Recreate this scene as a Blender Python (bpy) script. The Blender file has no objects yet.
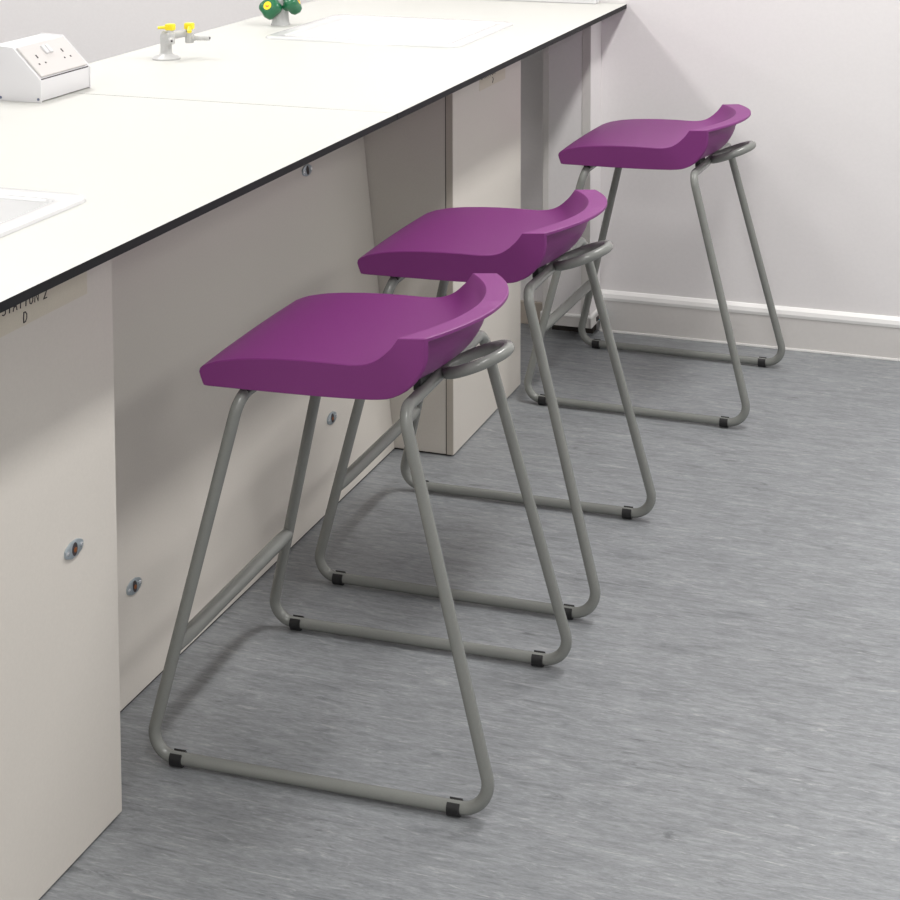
import bpy, bmesh, math, random
from mathutils import Vector, Matrix
random.seed(7)
SC = bpy.context.scene
COL = SC.collection
PI = math.pi

# ------------------------------------------------------------------ materials
def lin(c):
    return tuple((v/255/12.92 if v/255 <= .04045 else ((v/255+.055)/1.055)**2.4) for v in c)

def material(name, rgb, rough=.5, metal=0., spec=.5, coat=0.):
    m = bpy.data.materials.new(name); m.use_nodes = True
    b = m.node_tree.nodes['Principled BSDF']
    b.inputs['Base Color'].default_value = (*lin(rgb), 1)
    b.inputs['Roughness'].default_value = rough
    b.inputs['Metallic'].default_value = metal
    b.inputs['Specular IOR Level'].default_value = spec
    b.inputs['Coat Weight'].default_value = coat
    return m

def grain(m, scale=900., strength=.08, tint=.04, stretch=(1, 1, 1), dist=.0006):
    """fine surface grain: bump plus a slight colour variation"""
    nt = m.node_tree; N = nt.nodes; L = nt.links
    b = N['Principled BSDF']
    tc = N.new('ShaderNodeTexCoord'); mp = N.new('ShaderNodeMapping')
    mp.inputs['Scale'].default_value = stretch
    no = N.new('ShaderNodeTexNoise'); no.inputs['Scale'].default_value = scale
    no.inputs['Detail'].default_value = 4
    L.new(tc.outputs['Object'], mp.inputs['Vector']); L.new(mp.outputs['Vector'], no.inputs['Vector'])
    bu = N.new('ShaderNodeBump'); bu.inputs['Strength'].default_value = strength
    bu.inputs['Distance'].default_value = dist
    L.new(no.outputs['Fac'], bu.inputs['Height']); L.new(bu.outputs['Normal'], b.inputs['Normal'])
    c = b.inputs['Base Color'].default_value[:3]
    rp = N.new('ShaderNodeValToRGB')
    rp.color_ramp.elements[0].position = .3; rp.color_ramp.elements[1].position = .7
    rp.color_ramp.elements[0].color = (*[v*(1-tint) for v in c], 1)
    rp.color_ramp.elements[1].color = (*[min(1, v*(1+tint)) for v in c], 1)
    L.new(no.outputs['Fac'], rp.inputs['Fac']); L.new(rp.outputs['Color'], b.inputs['Base Color'])
    return m

M = {}
M['seat'] = grain(material('purple_plastic', (122, 46, 116), .5, spec=.5), 700, .12, .05)
M['tube'] = grain(material('grey_powder_coat', (128, 130, 126), .22, spec=.5), 500, .05, .03)
M['black'] = material('black_rubber', (24, 24, 25), .5)
M['top'] = grain(material('white_laminate', (202, 202, 197), .42, spec=.4), 300, .02, .008)
M['edge'] = material('dark_laminate_core', (26, 27, 29), .6, spec=.2)
M['panel'] = grain(material('pale_grey_board', (213, 208, 200), .5, spec=.35), 260, .05, .018)
M['panel_edge'] = grain(material('pale_board_edging', (192, 185, 174), .5, spec=.35), 260, .05, .02)
M['gap'] = material('dark_joint', (52, 46, 42), .8)
M['wall'] = grain(material('painted_wall', (229, 226, 226), .6, spec=.3), 120, .06, .012)
M['skirt'] = grain(material('vinyl_skirting', (212, 209, 206), .45, spec=.4), 90, .03, .015)
M['skirt_lip'] = material('white_skirting_lip', (240, 239, 237), .4)
M['brown'] = grain(material('brown_grey_skirting', (180, 170, 158), .6), 60, .04, .05)
M['white'] = material('white_plastic', (221, 220, 222), .35)
M['face'] = material('cream_white_plastic', (211, 207, 205), .35)
M['ceramic'] = material('white_ceramic', (213, 213, 213), .2, spec=.5, coat=.3)
M['bowl'] = material('white_ceramic_lightened', (228, 228, 228), .25, coat=.2)  # same ceramic as the rim, colour lightened to offset shade inside the basin
M['pin'] = material('dark_opening', (58, 52, 54), .7)
M['blue_screw'] = material('blue_grey_screw', (110, 118, 140), .35, .6)
M['zinc'] = grain(material('zinc_plate', (168, 178, 185), .34, .6), 200, .05, .08)
M['screw'] = material('bright_steel', (215, 220, 224), .22, .9)
M['copper'] = material('copper_bolt', (150, 88, 46), .4, .5)
M['yellow'] = material('yellow_plastic', (247, 224, 40), .4)
M['green'] = material('green_plastic', (24, 104, 66), .3, coat=.3)
M['red'] = material('red_print', (226, 98, 70), .5)
M['tapgrey'] = material('pale_grey_enamel', (196, 196, 195), .33)
M['tape'] = grain(material('masking_tape', (209, 202, 187), .7, spec=.2), 400, .08, .03)
M['ink'] = material('pencil_ink', (62, 54, 58), .8)
M['teal'] = material('teal_plastic', (60, 160, 176), .5)
M['ceil'] = material('ceiling_paint', (236, 236, 234), .8)

def floor_material():
    m = material('grey_streaked_vinyl', (126, 131, 137), .42, spec=.4)
    nt = m.node_tree; N = nt.nodes; L = nt.links; b = N['Principled BSDF']
    tc = N.new('ShaderNodeTexCoord')
    def noise(scale, sx, sy, detail, rough, rot=.0, dist=0.):
        mp = N.new('ShaderNodeMapping'); mp.inputs['Scale'].default_value = (sx, sy, 1)
        mp.inputs['Rotation'].default_value = (0, 0, rot)
        n = N.new('ShaderNodeTexNoise'); n.inputs['Scale'].default_value = scale
        n.inputs['Detail'].default_value = detail; n.inputs['Roughness'].default_value = rough
        n.inputs['Distortion'].default_value = dist
        L.new(tc.outputs['Object'], mp.inputs['Vector']); L.new(mp.outputs['Vector'], n.inputs['Vector'])
        return n.outputs['Fac']
    def ramp(fac, stops):
        r = N.new('ShaderNodeValToRGB'); e = r.color_ramp.elements
        while len(e) < len(stops): e.new(.5)
        for k, (p, c) in enumerate(stops):
            e[k].position = p; e[k].color = (*(lin(c) if isinstance(c, tuple) else (c, c, c)), 1)
        L.new(fac, r.inputs['Fac']); return r.outputs['Color']
    def mix(kind, fac, a, c):
        x = N.new('ShaderNodeMix'); x.data_type = 'RGBA'; x.blend_type = kind
        if isinstance(fac, float): x.inputs['Factor'].default_value = fac
        else: L.new(fac, x.inputs['Factor'])
        L.new(a, x.inputs['A'])
        if isinstance(c, tuple): x.inputs['B'].default_value = (*lin(c), 1)
        else: L.new(c, x.inputs['B'])
        return x.outputs['Result']
    base = ramp(noise(5, 1, 5, 10, .70, .03, 1.3), [(.30, (108, 111, 114)), (.5, (136, 139, 142)), (.70, (156, 159, 161))])
    fine = ramp(noise(17, 1, 5, 8, .72, .06, 1.2), [(.32, (104, 107, 110)), (.52, (138, 141, 144)), (.72, (168, 170, 172))])
    c = mix('MIX', .54, base, fine)
    lt = ramp(noise(6, 1, 6.5, 11, .74, .06, 2.6), [(.57, 0.), (.67, .85)])
    c = mix('MIX', lt, c, (170, 171, 172))
    fi = ramp(noise(62, 1, 4.5, 5, .75, .04, .8), [(.30, (130, 130, 130)), (.5, (184, 184, 184)), (.70, (226, 226, 226))])
    c = mix('OVERLAY', .36, c, fi)
    dk = ramp(noise(5, 1, 7.5, 11, .75, .0, 2.2), [(.57, 0.), (.68, .9)])
    c = mix('MIX', dk, c, (98, 101, 104))
    L.new(c, b.inputs['Base Color'])
    g = noise(600, 1, 1, 2, .5)
    bu = N.new('ShaderNodeBump'); bu.inputs['Strength'].default_value = .06; bu.inputs['Distance'].default_value = .0005
    L.new(g, bu.inputs['Height']); L.new(bu.outputs['Normal'], b.inputs['Normal'])
    return m
M['floor'] = floor_material()

# ------------------------------------------------------------------ helpers
def link(name, bm, mats, parent=None, smooth=None, loc=None):
    me = bpy.data.meshes.new(name)
    bmesh.ops.recalc_face_normals(bm, faces=bm.faces[:])
    bm.to_mesh(me); bm.free()
    for mt in (mats if isinstance(mats, (list, tuple)) else [mats]): me.materials.append(mt)
    if smooth is not None:
        for p in me.polygons: p.use_smooth = True
        me.set_sharp_from_angle(angle=math.radians(smooth))
    o = bpy.data.objects.new(name, me); COL.objects.link(o)
    if parent: o.parent = parent
    if loc: o.location = loc
    return o

def thing(name, label, cat, loc=(0, 0, 0), rotz=0., group=None):
    o = bpy.data.objects.new(name, None); COL.objects.link(o)
    o.empty_display_size = .05
    o.location = loc; o.rotation_euler = (0, 0, rotz)
    o['label'] = label; o['category'] = cat
    if group: o['group'] = group
    return o

def tag(o, label, cat, group=None):
    o['label'] = label; o['category'] = cat
    if group: o['group'] = group
    return o

def structure(o): o['kind'] = 'structure'; return o

def add_box(bm, lo, hi, bevel=0., seg=2, mat=0):
    r = bmesh.ops.create_cube(bm, size=1)
    vs = r['verts']
    for v in vs:
        v.co = Vector([(lo[i]+hi[i])/2 + v.co[i]*(hi[i]-lo[i]) for i in range(3)])
    fs = {f for v in vs for f in v.link_faces}
    for f in fs: f.material_index = mat
    if bevel > 0:
        es = list({e for v in vs for e in v.link_edges})
        bmesh.ops.bevel(bm, geom=es, offset=bevel, segments=seg, profile=.5, affect='EDGES')
    return vs

def box(lo, hi, bevel=0., seg=2):
    bm = bmesh.new(); add_box(bm, lo, hi, bevel, seg); return bm

def add_prism(bm, pts, axis, a, b, bevel=0.):
    """extrude a 2D outline along an axis ('x','y','z') from a to b"""
    def P(p, t):
        return {'x': (t, p[0], p[1]), 'y': (p[0], t, p[1]), 'z': (p[0], p[1], t)}[axis]
    A = [bm.verts.new(P(p, a)) for p in pts]; B = [bm.verts.new(P(p, b)) for p in pts]
    n = len(pts)
    fs = [bm.faces.new(A), bm.faces.new(B[::-1])]
    for i in range(n): fs.append(bm.faces.new((A[i], A[(i+1) % n], B[(i+1) % n], B[i])))
    if bevel:
        es = list({e for f in fs for e in f.edges})
        bmesh.ops.bevel(bm, geom=es, offset=bevel, segments=2, profile=.5, affect='EDGES')

def frame_of(d):
    d = Vector(d).normalized()
    a = Vector((0, 0, 1)) if abs(d.z) < .9 else Vector((1, 0, 0))
    u = d.cross(a).normalized(); return u, d.cross(u).normalized()

def add_sweep(bm, path, r, n=16, closed=False, caps=True, radii=None, squash=None):
    """tube along a path with parallel-transported rings"""
    P = [Vector(p) for p in path]; m = len(P)
    T = []
    for i in range(m):
        a = P[(i-1) % m] if (closed or i > 0) else P[i]
        b = P[(i+1) % m] if (closed or i < m-1) else P[i]
        T.append((b-a).normalized())
    u, w = frame_of(T[0]); rings = []
    for i in range(m):
        if i:
            q = T[i-1].rotation_difference(T[i]); u = q @ u
            u = (u - T[i]*u.dot(T[i])).normalized()
        w = T[i].cross(u)
        rr = radii[i] if radii else r
        s = squash[i] if squash else (1, 1)
        rings.append([bm.verts.new(P[i] + u*rr*s[0]*math.cos(2*PI*k/n) + w*rr*s[1]*math.sin(2*PI*k/n)) for k in range(n)])
    def bridge(A, B, off=0):
        for k in range(n): bm.faces.new((A[k], A[(k+1) % n], B[(k+1+off) % n], B[(k+off) % n]))
    for i in range(m-1): bridge(rings[i], rings[i+1])
    if closed:
        off = min(range(n), key=lambda o: (rings[-1][0].co-rings[0][o].co).length)
        bridge(rings[-1], rings[0], off)
    elif caps:
        bm.faces.new(rings[0][::-1]); bm.faces.new(rings[-1])

def add_lathe(bm, prof, origin=(0, 0, 0), axis=(0, 0, 1), n=24, lobes=0, amp=0.):
    o = Vector(origin); d = Vector(axis).normalized(); u, w = frame_of(d)
    rings = []
    for r, h in prof:
        ring = []
        for k in range(n):
            t = 2*PI*k/n; rr = r*(1+amp*math.cos(lobes*t)) if lobes else r
            ring.append(bm.verts.new(o + d*h + u*rr*math.cos(t) + w*rr*math.sin(t)))
        rings.append(ring)
    for i in range(len(rings)-1):
        for k in range(n): bm.faces.new((rings[i][k], rings[i][(k+1) % n], rings[i+1][(k+1) % n], rings[i+1][k]))
    bm.faces.new(rings[0][::-1]); bm.faces.new(rings[-1])

def lathe(*a, **k):
    bm = bmesh.new(); add_lathe(bm, *a, **k); return bm

def fillet(points, radii, closed=True, seg=12):
    """round the corners of a polyline; returns (path, index of the middle of each corner)"""
    P = [Vector(p) for p in points]; n = len(P); out = []; mids = []
    for i in range(n):
        if not closed and i in (0, n-1): out.append(P[i]); mids.append(len(out)-1); continue
        a = (P[i-1]-P[i]).normalized(); b = (P[(i+1) % n]-P[i]).normalized()
        th = a.angle(b); r = radii[i]; t = r/math.tan(th/2)
        s = P[i]+a*t; e = P[i]+b*t
        c = P[i]+(a+b).normalized()*(r/math.sin(th/2))
        v0 = s-c; ang = PI-th; ax = v0.cross(e-c).normalized()
        for k in range(seg+1):
            out.append(c + Matrix.Rotation(ang*k/seg, 3, ax) @ v0)
        mids.append(len(out)-1-seg//2)
    return out, mids

def rounded_rect(x0, x1, y0, y1, r, seg=6):
    pts = []
    for cx, cy, a0 in ((x1-r, y1-r, 0), (x0+r, y1-r, PI/2), (x0+r, y0+r, PI), (x1-r, y0+r, 1.5*PI)):
        for k in range(seg+1):
            a = a0+PI/2*k/seg; pts.append((cx+r*math.cos(a), cy+r*math.sin(a)))
    return pts

# ------------------------------------------------------------------ setting
WALLY = 4.59
XL, XR, YF, ZC = -5.6, 4.6, -3.0, 2.7
structure(link('floor', box((XL, YF, -.05), (XR, WALLY+.1, 0)), M['floor']))
structure(link('wall_back', box((XL, WALLY, 0), (XR, WALLY+.12, ZC)), M['wall']))
structure(link('wall_left', box((XL-.12, YF, 0), (XL, WALLY+.12, ZC)), M['wall']))
structure(link('wall_right', box((XR, YF, 0), (XR+.12, WALLY+.12, ZC)), M['wall']))
structure(link('wall_front', box((XL, YF-.12, 0), (XR, YF, ZC)), M['wall']))
structure(link('ceiling', box((XL, YF, ZC), (XR, WALLY+.1, ZC+.1)), M['ceil']))

bm = bmesh.new()
add_box(bm, (-.068, WALLY-.010, .004), (XR, WALLY, .092), mat=0)
add_box(bm, (-.068, WALLY-.013, 0), (XR, WALLY, .006), .001, mat=1)
add_prism(bm, [(WALLY, .088), (WALLY-.012, .088), (WALLY-.0135, .096), (WALLY-.011, .106), (WALLY-.004, .113), (WALLY, .114)], 'x', -.068, XR)
bm.faces.ensure_lookup_table()
for f in bm.faces:
    if f.calc_center_median().z > .0885: f.material_index = 1
o = structure(link('baseboard_back', bm, [M['skirt'], M['skirt_lip']]))
structure(link('baseboard_left', box((XL, WALLY-.012, 0), (-.19, WALLY, .063), .002), M['brown']))

# boxed-in pipes against the end wall (under the bench end)
pb = thing('pipe_boxing', 'white boxed in pipe column against the back wall under the far bench end', 'pipe boxing', (-.136, 4.535, 0))
def local(o, lo, hi): return tuple(lo[i]-o.location[i] for i in range(3)), tuple(hi[i]-o.location[i] for i in range(3))
def lbox(name, parent, lo, hi, mt, bevel=.001):
    a, b = local(parent, lo, hi); return link(name, box(a, b, bevel), mt, parent)
lbox('casing', pb, (-.201, 4.482, .040), (-.070, WALLY, .878), M['wall'], .0015)
lbox('corner_bead', pb, (-.2015, 4.4808, .06), (-.1845, 4.4825, .878), M['skirt'], .0012)
lbox('corner_bead', pb, (-.0935, 4.4808, .06), (-.0695, 4.4825, .878), M['skirt'], .0012)
sk = bmesh.new()
for lo, hi in (((-.206, 4.474, .0385), (-.066, 4.4825, .066)), ((-.0705, 4.474, .0385), (-.062, 4.589, .066))):
    a, b = local(pb, lo, hi); add_box(sk, a, b, .001)
link('skirting', sk, M['skirt'], pb)
sk = bmesh.new()
for lo, hi in (((-.206, 4.472, .064), (-.064, 4.4825, .073)), ((-.0705, 4.472, .064), (-.060, 4.589, .073))):
    a, b = local(pb, lo, hi); add_box(sk, a, b, .004)
link('skirting_lip', sk, M['skirt_lip'], pb)
lbox('plinth', pb, (-.195, 4.553, 0), (-.080, WALLY, .041), M['gap'], 0)
e = lbox('pipe_clip', pb, (-.0625, 4.545, .041), (-.058, 4.586, .066), M['teal'], .001); e['label'] = 'teal plastic clip'
lbox('opening', pb, (-.0625, 4.520, .045), (-.0595, 4.545, .056), M['pin'], 0)

# ------------------------------------------------------------------ bench tops
TZ, TH, TW = .9, .0125, .822
def slab(name, y0, y1, holes, label, group):
    h0, h1, k0, k1 = holes
    bm = bmesh.new(); xs = [-TW, h0, h1, 0]; ys = [y0, k0, k1, y1]
    V = {}
    for i, x in enumerate(xs):
        for j, y in enumerate(ys):
            V[i, j, 0] = bm.verts.new((x, y, TZ-TH)); V[i, j, 1] = bm.verts.new((x, y, TZ))
    for i in range(3):
        for j in range(3):
            if (i, j) == (1, 1): continue
            for z in (0, 1):
                f = bm.faces.new((V[i, j, z], V[i+1, j, z], V[i+1, j+1, z], V[i, j+1, z])); f.material_index = 0 if z else 1
    def side(a, b): f = bm.faces.new((V[(*a, 0)], V[(*b, 0)], V[(*b, 1)], V[(*a, 1)])); f.material_index = 1
    for i in range(3): side((i, 0), (i+1, 0)); side((i, 3), (i+1, 3)); side((0, i), (0, i+1)); side((3, i), (3, i+1))
    side((1, 1), (2, 1)); side((1, 2), (2, 2)); side((1, 1), (1, 2)); side((2, 1), (2, 2))
    # tiny arris so the sheets part visibly at their joint
    es = [e for e in bm.edges if all(abs(v.co.z-TZ) < 1e-6 for v in e.verts) and len({f.material_index for f in e.link_faces}) == 2]
    bmesh.ops.bevel(bm, geom=es, offset=.0009, segments=2, profile=.5, affect='EDGES')
    return tag(link(name, bm, [M['top'], M['edge']]), label, 'worktop', group)
SK1 = (-.645, -.165, 1.725, 2.162); SK2 = (-.640, -.158, 3.677, 4.112)
slab('worktop', .9, 2.9066, (SK1[0]+.02, SK1[1]-.02, SK1[2]+.02, SK1[3]-.02), 'near white worktop sheet with dark front edge, carrying the socket box', 'bench worktops')
slab('worktop', 2.9086, 4.588, (SK2[0]+.02, SK2[1]-.02, SK2[2]+.02, SK2[3]-.02), 'far white worktop sheet with dark front edge, reaching the back wall', 'bench worktops')

def sink(S, label, loc_name='lab_sink'):
    x0, x1, y0, y1 = S; cx, cy = (x0+x1)/2, (y0+y1)/2
    t = thing(loc_name, label, 'sink', (cx, cy, TZ), 0, 'sinks let into the worktop')
    hx, hy = (x1-x0)/2, (y1-y0)/2
    # (inset, z, corner radius)
    prof = [(0, .0003, .035), (.0015, .0042, .035), (.006, .0058, .032), (.033, .0052, .024), (.037, .0035, .022), (.040, -.002, .02)]
    bowl = [(.040, -.002, .02), (.044, -.03, .022), (.048, -.056, .026), (.058, -.067, .03), (.09, -.071, .03), (.19, -.073, .02)]
    def loft(prof, close):
        bm = bmesh.new(); rings = []
        for ins, z, r in prof:
            rings.append([bm.verts.new((p[0], p[1], z)) for p in rounded_rect(-hx+ins, hx-ins, -hy+ins, hy-ins, r)])
        n = len(rings[0])
        for a, b in zip(rings, rings[1:]):
            for k in range(n): bm.faces.new((a[k], a[(k+1) % n], b[(k+1) % n], b[k]))
        if close: bm.faces.new(rings[-1])
        return bm
    def up(o):
        me = o.data
        if sum(p.normal.z*p.area for p in me.polygons) < 0: me.flip_normals()
        return o
    up(link('rim', loft(prof, False), M['ceramic'], t, 40)); up(link('basin', loft(bowl, True), M['bowl'], t, 50))
    w = link('waste', lathe([(.030, -.0732), (.030, -.0718), (.026, -.0712), (.012, -.0720)], n=24), M['screw'], t, 40)
    w['label'] = 'steel waste outlet'
    return t
sink(SK1, 'white sink at the left picture edge, in the near worktop')
sink(SK2, 'white rectangular sink in the far worktop in front of the green handled tap')

# ------------------------------------------------------------------ under-bench panels
def fitting(parent, y, z, x=.0, bolt=True):
    """elongated metal escutcheon with two screws and a copper bolt, on a face looking towards +X"""
    bm = bmesh.new()
    out = [(-.0225, -.0035), (-.019, -.007), (-.0075, -.0115), (.0075, -.0115), (.019, -.007), (.0225, -.0035),
           (.0225, .0035), (.019, .007), (.0075, .0115), (-.0075, .0115), (-.019, .007), (-.0225, .0035)]
    add_prism(bm, [(y+a, z+b) for a, b in out], 'x', x-.0005, x+.0028, .0006)
    p = link('lock_plate', bm, M['zinc'], parent, 35); p['label'] = 'zinc coloured oval lock plate'
    for s in (-1, 1):
        link('screw', lathe([(.0036, 0), (.0034, .0009), (.0018, .0016)], (x+.0027, y+s*.0172, z), (1, 0, 0), 14), M['screw'], p, 40)
    bm = bmesh.new()
    add_prism(bm, [(y+.0066*math.cos(a), z+.0094*math.sin(a)) for a in [2*PI*k/20 for k in range(20)]], 'x', x+.002, x+.0033)
    link('keyhole', bm, M['pin'], p)
    if not bolt: p['label'] = 'zinc coloured oval cam lock'; return p
    k = link('bolt', lathe([(.0038, 0), (.0036, .0008), (.002, .0012)], (x+.0031, y+.0008, z-.0012), (1, 0, 0), 14), M['copper'], p, 40)
    k['label'] = 'copper coloured bolt'
    return p

def stroke(bm, pts, x, r):
    add_sweep(bm, [(x, y, z) for y, z in pts], r, 6, squash=[(1, 1)]*len(pts))

GL = {'S': [(1, .85), (.75, 1), (.3, .95), (.1, .75), (.35, .55), (.75, .42), (.9, .2), (.6, 0), (.1, .08)],
      'T': None, 'A': None}
LET = {'S': [[(.9, .85), (.6, 1), (.2, .9), (.15, .68), (.5, .52), (.85, .35), (.8, .1), (.45, 0), (.1, .12)]],
       'T': [[(0, 1), (1, .97)], [(.5, .98), (.48, 0)]],
       'A': [[(.05, 0), (.5, 1), (.95, 0)], [(.25, .38), (.78, .4)]],
       'I': [[(.5, 1), (.5, 0)]],
       'O': [[(.5, 1), (.2, .85), (.1, .5), (.2, .12), (.5, 0), (.8, .12), (.9, .5), (.8, .88), (.5, 1)]],
       'N': [[(.08, 0), (.1, 1), (.88, 0), (.92, 1)]],
       '2': [[(.1, .8), (.35, 1), (.7, .95), (.8, .7), (.5, .35), (.1, .03), (.95, .03)]],
       'D': [[(.2, 1), (.15, .5), (.22, 0)], [(.1, .98), (.55, .98), (.88, .7), (.9, .35), (.65, .04), (.2, 0)]]}
def handwrite(bm, text, y, z, w, h, x, r, slope=0.):
    for i, ch in enumerate(text):
        for st in LET.get(ch, []):
            stroke(bm, [(y+i*w*1.28+a*w+b*w*.12, z+i*slope+b*h) for a, b in st], x, r)

def carcass(t, y0, y1, xf, xb, low):
    """cupboard shell behind a front panel (open top so a basin can hang inside)"""
    lbox('side_panel', t, (xb, y0, .004), (xf-.0175, y0+.018, low[0]), M['panel'], .0008)
    lbox('side_panel', t, (xb, y1-.018, .004), (xf-.0175, y1, low[1]), M['panel'], .0008)
    lbox('back_panel', t, (xb-.016, y0, .004), (xb, y1, .80), M['panel'], .0008)
    lbox('base_shelf', t, (xb, y0+.018, .03), (xf-.0175, y1-.018, .048), M['panel'], 0)
    lbox('plinth', t, (xb+.01, y0+.004, 0), (xf-.006, y1-.004, .006), M['gap'], 0)

FX = -.135
c1 = thing('bench_cupboard', 'pale grey cupboard panel under the near worktop at the left picture edge', 'cupboard', (-.41, 1.6, 0), 0, 'cupboards carrying the bench')
fp = lbox('front_panel', c1, (FX-.0165, 1.05, .004), (FX, 2.152, .8872), M['panel'], .0009)
carcass(c1, 1.05, 2.150, FX, -.70, (.78, .775))
q = c1.location
fitting(c1, 2.0365-q.y, .4445, FX-q.x)
tp = lbox('masking_tape', c1, (FX-.0002, 1.72, .7865), (FX+.0004, 2.085, .8285), M['tape'], 0)
tp['label'] = 'beige masking tape with handwriting'
bm = bmesh.new()
handwrite(bm, 'STATION', 1.882-q.y, .8125, .0096, .0135, FX+.0006-q.x, .00085, -.0004)
handwrite(bm, '2', 1.976-q.y, .8085, .0096, .0135, FX+.0006-q.x, .00085)
handwrite(bm, 'D', 1.928-q.y, .7905, .010, .0135, FX+.0006-q.x, .0009)
link('handwriting', bm, M['ink'], tp)

FX = -.14
c2 = thing('bench_cupboard', 'pale cupboard pedestal under the far worktop behind the middle stool', 'cupboard', (-.41, 3.845, 0), 0, 'cupboards carrying the bench')
C20, C21 = 3.5955, 4.09
lbox('front_panel', c2, (FX-.0165, C20, .004), (FX, C21, .8872), M['panel'], .0009)
lbox('edging', c2, (FX-.0160, C20-.0006, .004), (FX-.0012, C20+.0005, .887), M['panel_edge'], 0)
lbox('shadow_gap', c2, (FX-.0180, C20+.0003, .004), (FX-.0162, C20+.014, .887), M['gap'], 0)
carcass(c2, C20, C21, FX-.001, -.70, (.8872, .8872))
q = c2.location
t2 = lbox('masking_tape', c2, (FX-.0002, 3.775, .789), (FX+.0004, 3.965, .8285), M['tape'], 0)
t2['label'] = 'beige masking tape with handwriting'
bm = bmesh.new()
handwrite(bm, 'STATION', 3.785-q.y, .813, .0118, .012, FX+.0006-q.x, .0008)
stroke(bm, [(3.868-q.y, .8075), (3.874-q.y, .802), (3.867-q.y, .794)], FX+.0006-q.x, .0009)
link('handwriting', bm, M['ink'], t2)

# leaning service panel closing the knee space
kn = thing('service_panel', 'pale grey leaning panel closing the knee space behind the near stool', 'panel', (-.2794, 2.77, .004))
kn.rotation_euler = (0, -math.atan(.1), 0)
def kbox(name, y0, y1, z0, z1, mt, x0=-.016, x1=0., bev=.0008):
    return link(name, box((x0, y0-2.77, z0), (x1, y1-2.77, z1), bev), mt, kn)
bm = bmesh.new()          # notched at its near end to clear the sink bowl
add_prism(bm, [(2.156-2.77, 0), (3.594-2.77, 0), (3.594-2.77, .884), (2.20-2.77, .884), (2.20-2.77, .795), (2.156-2.77, .795)], 'x', -.016, 0, .0008)
link('board', bm, M['panel'], kn)
kbox('bottom_gap', 2.156, 3.594, -.003, .002, M['gap'], -.014, -.002, 0)
SL = math.sqrt(1.01)
fitting(kn, 2.4724-2.77, .1715*SL); fitting(kn, 3.2826-2.77, .1745*SL)
ly, lz = 3.284-2.77, .6905*SL
fitting(kn, ly, lz, 0., False)

# ------------------------------------------------------------------ things on the bench
sb = thing('socket_box', 'white sloping bench box with twin mains sockets', 'socket box', (-.71, 2.8825, TZ))
Yh = .0875
sec = [(.050, .002), (.050, .0405), (-.009, .099), (-.056, .101), (-.056, .002)]
bm = bmesh.new(); add_prism(bm, sec, 'y', -Yh+.004, Yh-.004, .0012); link('housing', bm, M['white'], sb, 30)
for s in (-1, 1):
    big = [(.0515, 0), (.0515, .0415), (-.008, .1005), (-.0575, .1025), (-.0575, 0)]
    bm = bmesh.new(); add_prism(bm, big, 'y', s*Yh-(.0045 if s > 0 else 0), s*Yh+(.0045 if s < 0 else 0), .001)
    ec = link('end_cap', bm, M['white'], sb, 30)
    for x in (.046, -.0345):
        link('screw', lathe([(.0028, 0), (.0024, .001)], (x, s*(Yh), .006), (0, s, 0), 12), M['blue_screw'], ec, 40)
# faceplate lies on the slope
A = Vector((.050, 0, .0405)); B = Vector((-.009, 0, .099)); d = (B-A); Ls = d.length; d.normalize(); nrm = Vector((d.z, 0, -d.x))
fpm = Matrix((( 0, d.x, nrm.x), (1, 0, 0), (0, d.z, nrm.z))).to_4x4()   # local x=+Y, y=up slope, z=outward
fpm.translation = A + d*Ls/2
def onface(name, lo, hi, mt, parent, bevel=.0006):
    bm = box(lo, hi, bevel); bmesh.ops.transform(bm, matrix=fpm, verts=bm.verts); return link(name, bm, mt, parent)
plate = onface('faceplate', (-.078, -.036, 0), (.078, .038, .0045), M['face'], sb, .0015)
for cx in (-.046, .040):
    for lo, hi in (((-.0015, .004), (.0015, .011)), ((-.0135, -.010), (-.0095, -.0065)), ((.0085, -.010), (.0125, -.0065))):
        pass
    onface('socket_hole', (cx-.0018, .004, .0044), (cx+.0018, .012, .0049), M['pin'], plate, 0)
    onface('socket_hole', (cx-.0125, -.011, .0044), (cx-.0085, -.0075, .0049), M['pin'], plate, 0)
    onface('socket_hole', (cx+.0085, -.011, .0044), (cx+.0125, -.0075, .0049), M['pin'], plate, 0)
for cx in (-.009, .004):
    onface('rocker_switch', (cx-.005, .008, .004), (cx+.005, .028, .0085), M['white'], plate, .0015)
onface('rubber_strip', (-.080, -.0405, -.001), (.080, -.0385, .0012), M['pin'], sb, 0)

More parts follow.
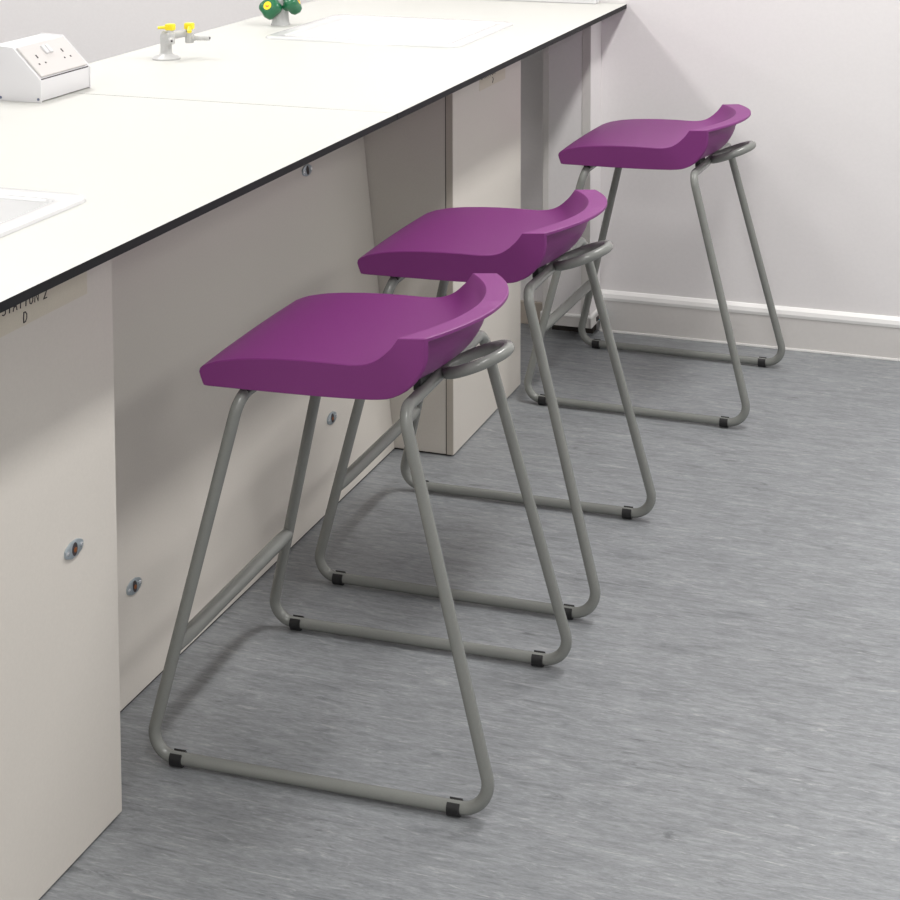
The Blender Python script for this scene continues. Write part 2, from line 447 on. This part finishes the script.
gt = thing('gas_tap', 'grey twin bench gas tap with yellow levers on the worktop', 'gas tap', (-.6985, 3.34, TZ))
bm = bmesh.new()
add_lathe(bm, [(.0295, 0), (.030, .003), (.027, .006), (.017, .009), (.0135, .013)], n=28)
link('flange', bm, M['tapgrey'], gt, 40)
bm = bmesh.new(); add_lathe(bm, [(.0122, .010), (.0122, .040), (.0128, .042), (.0128, .050), (.011, .056), (.006, .060)], n=24)
add_sweep(bm, [(0, 0, .050), (.010, -.003, .051), (.016, -.006, .052)], .008, 14)
add_sweep(bm, [(0, 0, .050), (.015, .014, .051), (.031, .030, .052)], .0075, 14)
link('column', bm, M['tapgrey'], gt, 40)
for (x, y, z0), nz, lv, long_ in (((.014, -.006, .034), (.55, -.83, 0), (-1, -.1, -.08), .016), ((.038, .034, .032), (1, -.12, .06), (.45, -.85, -.35), .034)):
    bm = bmesh.new(); add_lathe(bm, [(.0085, z0), (.0098, z0+.002), (.0098, z0+.022), (.0075, z0+.024), (.0075, z0+.032)], (x, y, 0), n=20)
    vb = link('valve', bm, M['tapgrey'], gt, 40)
    n_ = Vector(nz).normalized(); s = Vector((x, y, z0+.010)); bm = bmesh.new()
    prof = [(.0062, .004), (.0062, .013)]
    k = .014
    while k < .013+long_: prof += [(.0044, k), (.0056, k+.0025), (.0044, k+.005)]; k += .0055
    add_lathe(bm, prof, s, n_, 14); nzl = link('hose_nozzle', bm, M['tapgrey'], vb, 40)
    link('bore', lathe([(.0022, 0), (.0022, .0006)], s+n_*prof[-1][1], n_, 12), M['pin'], nzl)
    l_ = Vector(lv).normalized(); bm = bmesh.new()
    add_box(bm, (x-.0095, y-.008, z0+.029), (x+.0095, y+.008, z0+.043), .0025)
    st = Vector((x, y, z0+.036)); add_sweep(bm, [st+l_*.004, st+l_*.014, st+l_*.027], .0045, 10, squash=[(1, 1), (1, .8), (1.15, .7)])
    lev = link('lever', bm, M['yellow'], vb, 40); lev['label'] = 'yellow lever'

mt_ = thing('mixer_tap', 'white laboratory water tap with green handles behind the far sink', 'tap', (-.7, 3.915, TZ))
bm = bmesh.new()
add_lathe(bm, [(.0235, 0), (.0235, .003), (.0215, .006), (.0195, .03), (.0175, .06), (.016, .09), (.0125, .10)], n=28)
link('body', bm, M['tapgrey'], mt_, 40)
bm = bmesh.new()
pth, _ = fillet([(0, 0, .095), (0, 0, .30), (.19, 0, .30), (.19, 0, .235)], [0, .07, .045, 0], False)
add_sweep(bm, pth, .009, 16); sp = link('spout', bm, M['tapgrey'], mt_, 40)
link('nozzle', lathe([(.0105, 0), (.0105, .012), (.006, .03), (.0045, .034)], (.19, 0, .24), (0, 0, -1), 18), M['tapgrey'], sp, 40)
for (p, ax) in (((-.012, -.012, .038), (-.08, -.90, .40)), ((.018, -.006, .047), (.85, .25, .45))):
    bm = bmesh.new(); a = Vector(ax).normalized(); s = Vector(p)
    add_lathe(bm, [(.008, -.008), (.012, .0), (.021, .003), (.0265, .010), (.0265, .024), (.021, .032), (.012, .0335)], s, a, 48, 4, .10)
    h = link('handle', bm, M['green'], mt_, 50); h['label'] = 'green lobed handle'
    b_ = link('badge', lathe([(.0105, 0), (.0105, .0012)], s+a*.0328, a, 24), M['yellow'], h); b_['label'] = 'yellow round badge'
    link('mark', lathe([(.0048, 0), (.0048, .0005)], s+a*.0338, a, 16), M['red'], b_) if False else None
    bm = bmesh.new(); u, w = frame_of(a); c = s+a*.0342
    add_sweep(bm, [c-u*.004, c+u*.0005+w*.003, c+u*.004], .0013, 6)
    link('red_mark', bm, M['red'], h)

tr = thing('wall_socket_trunking', 'white trunking box standing on the worktop against the back wall', 'trunking', (-.36, 4.572, TZ))
link('casing', box((-.27, -.022, 0), (.285, .016, .10), .003), M['white'], tr)
link('front_cover', box((-.265, -.0245, .014), (.28, -.0215, .088), .001), M['face'], tr)

# ------------------------------------------------------------------ stools
def seat_mesh():
    TOP = [(-.1937, .6025), (-.1922, .6080), (-.1880, .6120), (-.1775, .6165), (-.1660, .6207), (-.1538, .6236), (-.1420, .6262), (-.1300, .6283),
           (-.1015, .6318), (-.0650, .6346), (-.0300, .6362), (.0050, .6368), (.0300, .6366), (.0480, .6367), (.0600, .6375), (.0690, .6388), (.0767, .6409),
           (.0835, .6434), (.0892, .6463), (.0955, .6504), (.1017, .6555), (.1070, .6607), (.1120, .6655), (.1163, .6708), (.1208, .6770), (.1244, .6826)]
    LIP = [(.1256, .6836), (.1664, .6868), (.1680, .6860), (.1684, .6818)]
    UND = [(.1680, .6720), (.1680, .6690)]                       # undercut behind the lip (middle stations)
    SHELL = [(.1680, .6620), (.1674, .6550), (.1660, .6480), (.1622, .6385), (.1570, .6292), (.1513, .6208), (.1446, .6131), (.1358, .6047), (.1261, .5980), (.1170, .5935), (.1075, .5903), (.0950, .5882)]
    BOT = [(.0826, .5868), (.0400, .5848), (0, .5835), (-.06, .5826), (-.1217, .5820), (-.1800, .5816), (-.1865, .5824), (-.1890, .5880), (-.1918, .5955)]
    W = .1815
    def ramp(x, a, b): t = min(1, max(0, (x-a)/(b-a))); return t*t*(3-2*t)
    st = [(-W, 'e'), (-W+.0015, 's'), (-W+.0042, 's'), (-W+.0046, 'm')]
    nmid = 34
    for k in range(1, nmid): st.append((-W+.0046+(2*W-.0092)*k/nmid, 'm'))
    st += [(W-.0046, 'm'), (W-.0042, 's'), (W-.0015, 's'), (W, 'e')]
    bm = bmesh.new(); rings = []
    for y, kind in st:
        q = max(0., 1-(y/W)**2); bi, bo, up = .0680*q, .0610*q, .0065*q
        ring = []
        dish = .0035*q
        fr = -.004*q                                            # front edge bows out slightly
        for x, z in TOP:
            ring.append((x+bi*ramp(x, -.05, .062)+fr*(1-ramp(x, -.18, -.05)), z+up*ramp(z, .65, .682)-dish*ramp(x, -.15, .02)*(1-ramp(z, .645, .68))))
        for k, (x, z) in enumerate(LIP): ring.append((x+(bi if k == 0 else bo), z+up))
        if kind == 'm':
            ring += [(.1664+bo, .6800+up), (.1400+bo*.86, .6745+up)]
            sh = bo*.76-.0235
        else:
            ring += [(x+bo, z+up*(1-i*.5)) for i, (x, z) in enumerate(UND)]; sh = bo
        for x, z in SHELL: ring.append((x+sh*ramp(x, .095, .150), z))
        for x, z in BOT: ring.append((x+fr*(1-ramp(x, -.18, -.05)), z))
        if kind == 'e':
            cx = sum(p[0] for p in ring)/len(ring); n = len(ring); r2 = []
            for i in range(n):                                  # pull the end outline in a touch: soft arris
                a = Vector(ring[i-1]); b = Vector(ring[(i+1) % n]); t = (b-a)
                nn = Vector((t.y, -t.x)).normalized() if t.length else Vector((0, 0))
                r2.append((ring[i][0]+nn.x*.0012, ring[i][1]+nn.y*.0012))
            ring = r2
        rings.append([bm.verts.new((x, y, z)) for x, z in ring])
    n = len(rings[0])
    for a, b in zip(rings, rings[1:]):
        for k in range(n): bm.faces.new((a[k], a[(k+1) % n], b[(k+1) % n], b[k]))
    bm.faces.new(rings[0]); bm.faces.new(rings[-1][::-1])
    return bm

TR = .0094
def make_stool(label):
    t = thing('stool', label, 'stool', (0, 0, 0), 0, 'purple stools at the bench')
    link('seat', seat_mesh(), M['seat'], t, 32, (-.0038, 0, -.0029))
    zr = .0128
    P = [(-.1320, -.180, .5670), (-.2680, -.2285, zr), (.2838, -.2285, zr), (.1345, -.1955, .579),
         (.1345, .1955, .579), (.2838, .2285, zr), (-.2680, .2285, zr), (-.1320, .180, .5670)]
    R = [.032, .036, .040, .030, .030, .040, .036, .032]
    path, mids = fillet(P, R, True, 14)
    names = ['leg', 'floor_runner', 'leg', 'crossbar', 'leg', 'floor_runner', 'leg', 'crossbar']
    N = len(path)
    # one closed tube, swept once, cut into its members at the middle of each bend
    full = bmesh.new(); add_sweep(full, path, TR, 18, closed=True)
    full.faces.ensure_lookup_table(); full.verts.index_update(); nseg = 18
    for k, nm in enumerate(names):
        a, b = mids[k], mids[(k+1) % 8]
        rng = list(range(a, b)) if b > a else list(range(a, N))+list(range(0, b))
        bm = bmesh.new(); cache = {}
        for i in rng:
            for j in range(nseg):
                f = full.faces[i*nseg+j]; vs = []
                for v in f.verts:
                    if v.index not in cache: cache[v.index] = bm.verts.new(v.co)
                    vs.append(cache[v.index])
                bm.faces.new(vs)
        link(nm, bm, M['tube'], t, 60)
    full.free()
    # hanging loop: an oval ring welded behind the rear crossbar, tipped up to the rear
    ring = []
    for k in range(48):
        a = 2*PI*k/48
        x = .1855+.0490*math.cos(a); y = .0505*math.sin(a)
        ring.append((x, y, .5790+.40*(x-.1365)))
    bm = bmesh.new(); add_sweep(bm, ring, .0092, 16, closed=True)
    link('hanging_loop', bm, M['tube'], t, 60)
    # footrest between the front legs, pinched flat at its ends
    bm = bmesh.new(); fx, fz, w = -.2262, .181, .2128
    ys = [-w, -w+.012, -w+.03, -w+.05, w-.05, w-.03, w-.012, w]
    add_sweep(bm, [(fx, y, fz) for y in ys], .0120, 18, squash=[(.8, .95), (.82, 1.0), (.92, 1.05), (1, 1), (1, 1), (.92, 1.05), (.82, 1), (.8, .95)])
    link('footrest', bm, M['tube'], t, 60)
    # glides clipped under the runners
    for sx in (-1, 1):
        for sy in (-1, 1):
            bm = bmesh.new(); cx = sx*.2205 + .002; hw = .0095; n = 22
            a0, a1 = PI*.5+.62, PI*2.5-.62
            prof = []
            for k in range(n+1):
                a = a0+(a1-a0)*k/n; prof.append((.0122*math.cos(a), max(-.0128, .0122*math.sin(a)-(.0006 if math.sin(a) < -.5 else 0))))
            inner = [(.0092*math.cos(a0+(a1-a0)*k/n), .0092*math.sin(a0+(a1-a0)*k/n)) for k in range(n, -1, -1)]
            pts = [(sy*.2285+p[0], zr+p[1]) for p in prof+inner]
            A_ = [bm.verts.new((cx-hw, *p)) for p in pts]; B_ = [bm.verts.new((cx+hw, *p)) for p in pts]
            m = len(pts)
            for k in range(m): bm.faces.new((A_[k], A_[(k+1) % m], B_[(k+1) % m], B_[k]))
            for k in range(n):
                for V in (A_, B_): bm.faces.new((V[k], V[k+1], V[m-2-k], V[m-1-k]))
            g = link('glide', bm, M['black'], t, 40); g['label'] = 'black plastic glide'
    # black clips fixing the seat to both crossbars
    for x, z, ztop, y_, hl, x0, x1 in ((-.132, .567, .584, .150, .014, -.007, .009), (.1345, .579, .606, .085, .028, -.0135, -.0015)):
        for y in (-y_, y_):
            bm = bmesh.new(); add_box(bm, (x+x0, y-hl, z+.001), (x+x1, y+hl, ztop), .0012)
            c = link('seat_clip', bm, M['black'], t, 40); c['label'] = 'black plastic clip'
    return t

def copy_tree(o, parent=None):
    c = o.copy(); COL.objects.link(c); c.parent = parent
    for ch in list(o.children): copy_tree(ch, c)
    return c
proto = make_stool('purple plastic stool on grey sled legs, the one nearest the camera')
spots = [((.0932, 2.5242), .0269, None),
         ((.0851, 3.1652), .0099, 'purple plastic stool on grey sled legs, standing between the other two'),
         ((.1752, 4.2018), -.0213, 'purple plastic stool on grey sled legs, farthest away beside the back wall')]
for k, ((x, y), a, lab) in enumerate(spots):
    o = proto if k == 0 else copy_tree(proto)
    o.location = (x, y, 0); o.rotation_euler = (0, 0, a)
    if lab: o['label'] = lab

# ------------------------------------------------------------------ light: rows of ceiling tubes running along the bench
def tube_light(x, y, power, w=.14, l=1.25):
    d = bpy.data.lights.new('ceiling_tube', 'AREA'); d.shape = 'RECTANGLE'; d.size = w; d.size_y = l
    d.energy = power; d.color = (1., .985, .965)
    o = bpy.data.objects.new('ceiling_tube', d); COL.objects.link(o); o.location = (x, y, ZC-.03)
for X, pw, wd in ((.87, 45, .2), (-1.56, 33, .34), (3.2, 24, .9), (-3.9, 32, .9)):
    for Y, k in ((-1.5, .8), (1.05, .62), (3.6, .95)): tube_light(X, Y, pw*k, wd)
w = bpy.data.worlds.new('room_fill'); SC.world = w; w.use_nodes = True
w.node_tree.nodes['Background'].inputs['Color'].default_value = (.9, .9, .95, 1)
w.node_tree.nodes['Background'].inputs['Strength'].default_value = .2

# ------------------------------------------------------------------ camera (upright room, shifted lens)
cd = bpy.data.cameras.new('camera'); cam = bpy.data.objects.new('camera', cd); COL.objects.link(cam)
yaw, pitch, roll = .3260, .0851, -.0008
cy, sy, cp, sp_ = math.cos(yaw), math.sin(yaw), math.cos(pitch), math.sin(pitch)
fw = Vector((-sy*cp, cy*cp, -sp_)); rt = Vector((cy, sy, 0)); upv = rt.cross(fw)
r2 = math.cos(roll)*rt+math.sin(roll)*upv; u2 = -math.sin(roll)*rt+math.cos(roll)*upv
mw = Matrix((r2, u2, -fw)).transposed().to_4x4(); mw.translation = (1.1423, 0, 1.4791)
cam.matrix_world = mw
cd.sensor_width = 36; cd.lens = 36*1773.94/900
cd.shift_x = (450-481.82)/900; cd.shift_y = (-62.08-450)/900
cd.clip_start = .05; cd.clip_end = 60
SC.camera = cam
vs = SC.view_settings
vs.view_transform = 'Standard'; vs.look = 'None'; vs.gamma = 1; vs.use_curve_mapping = False
vs.exposure = 0.
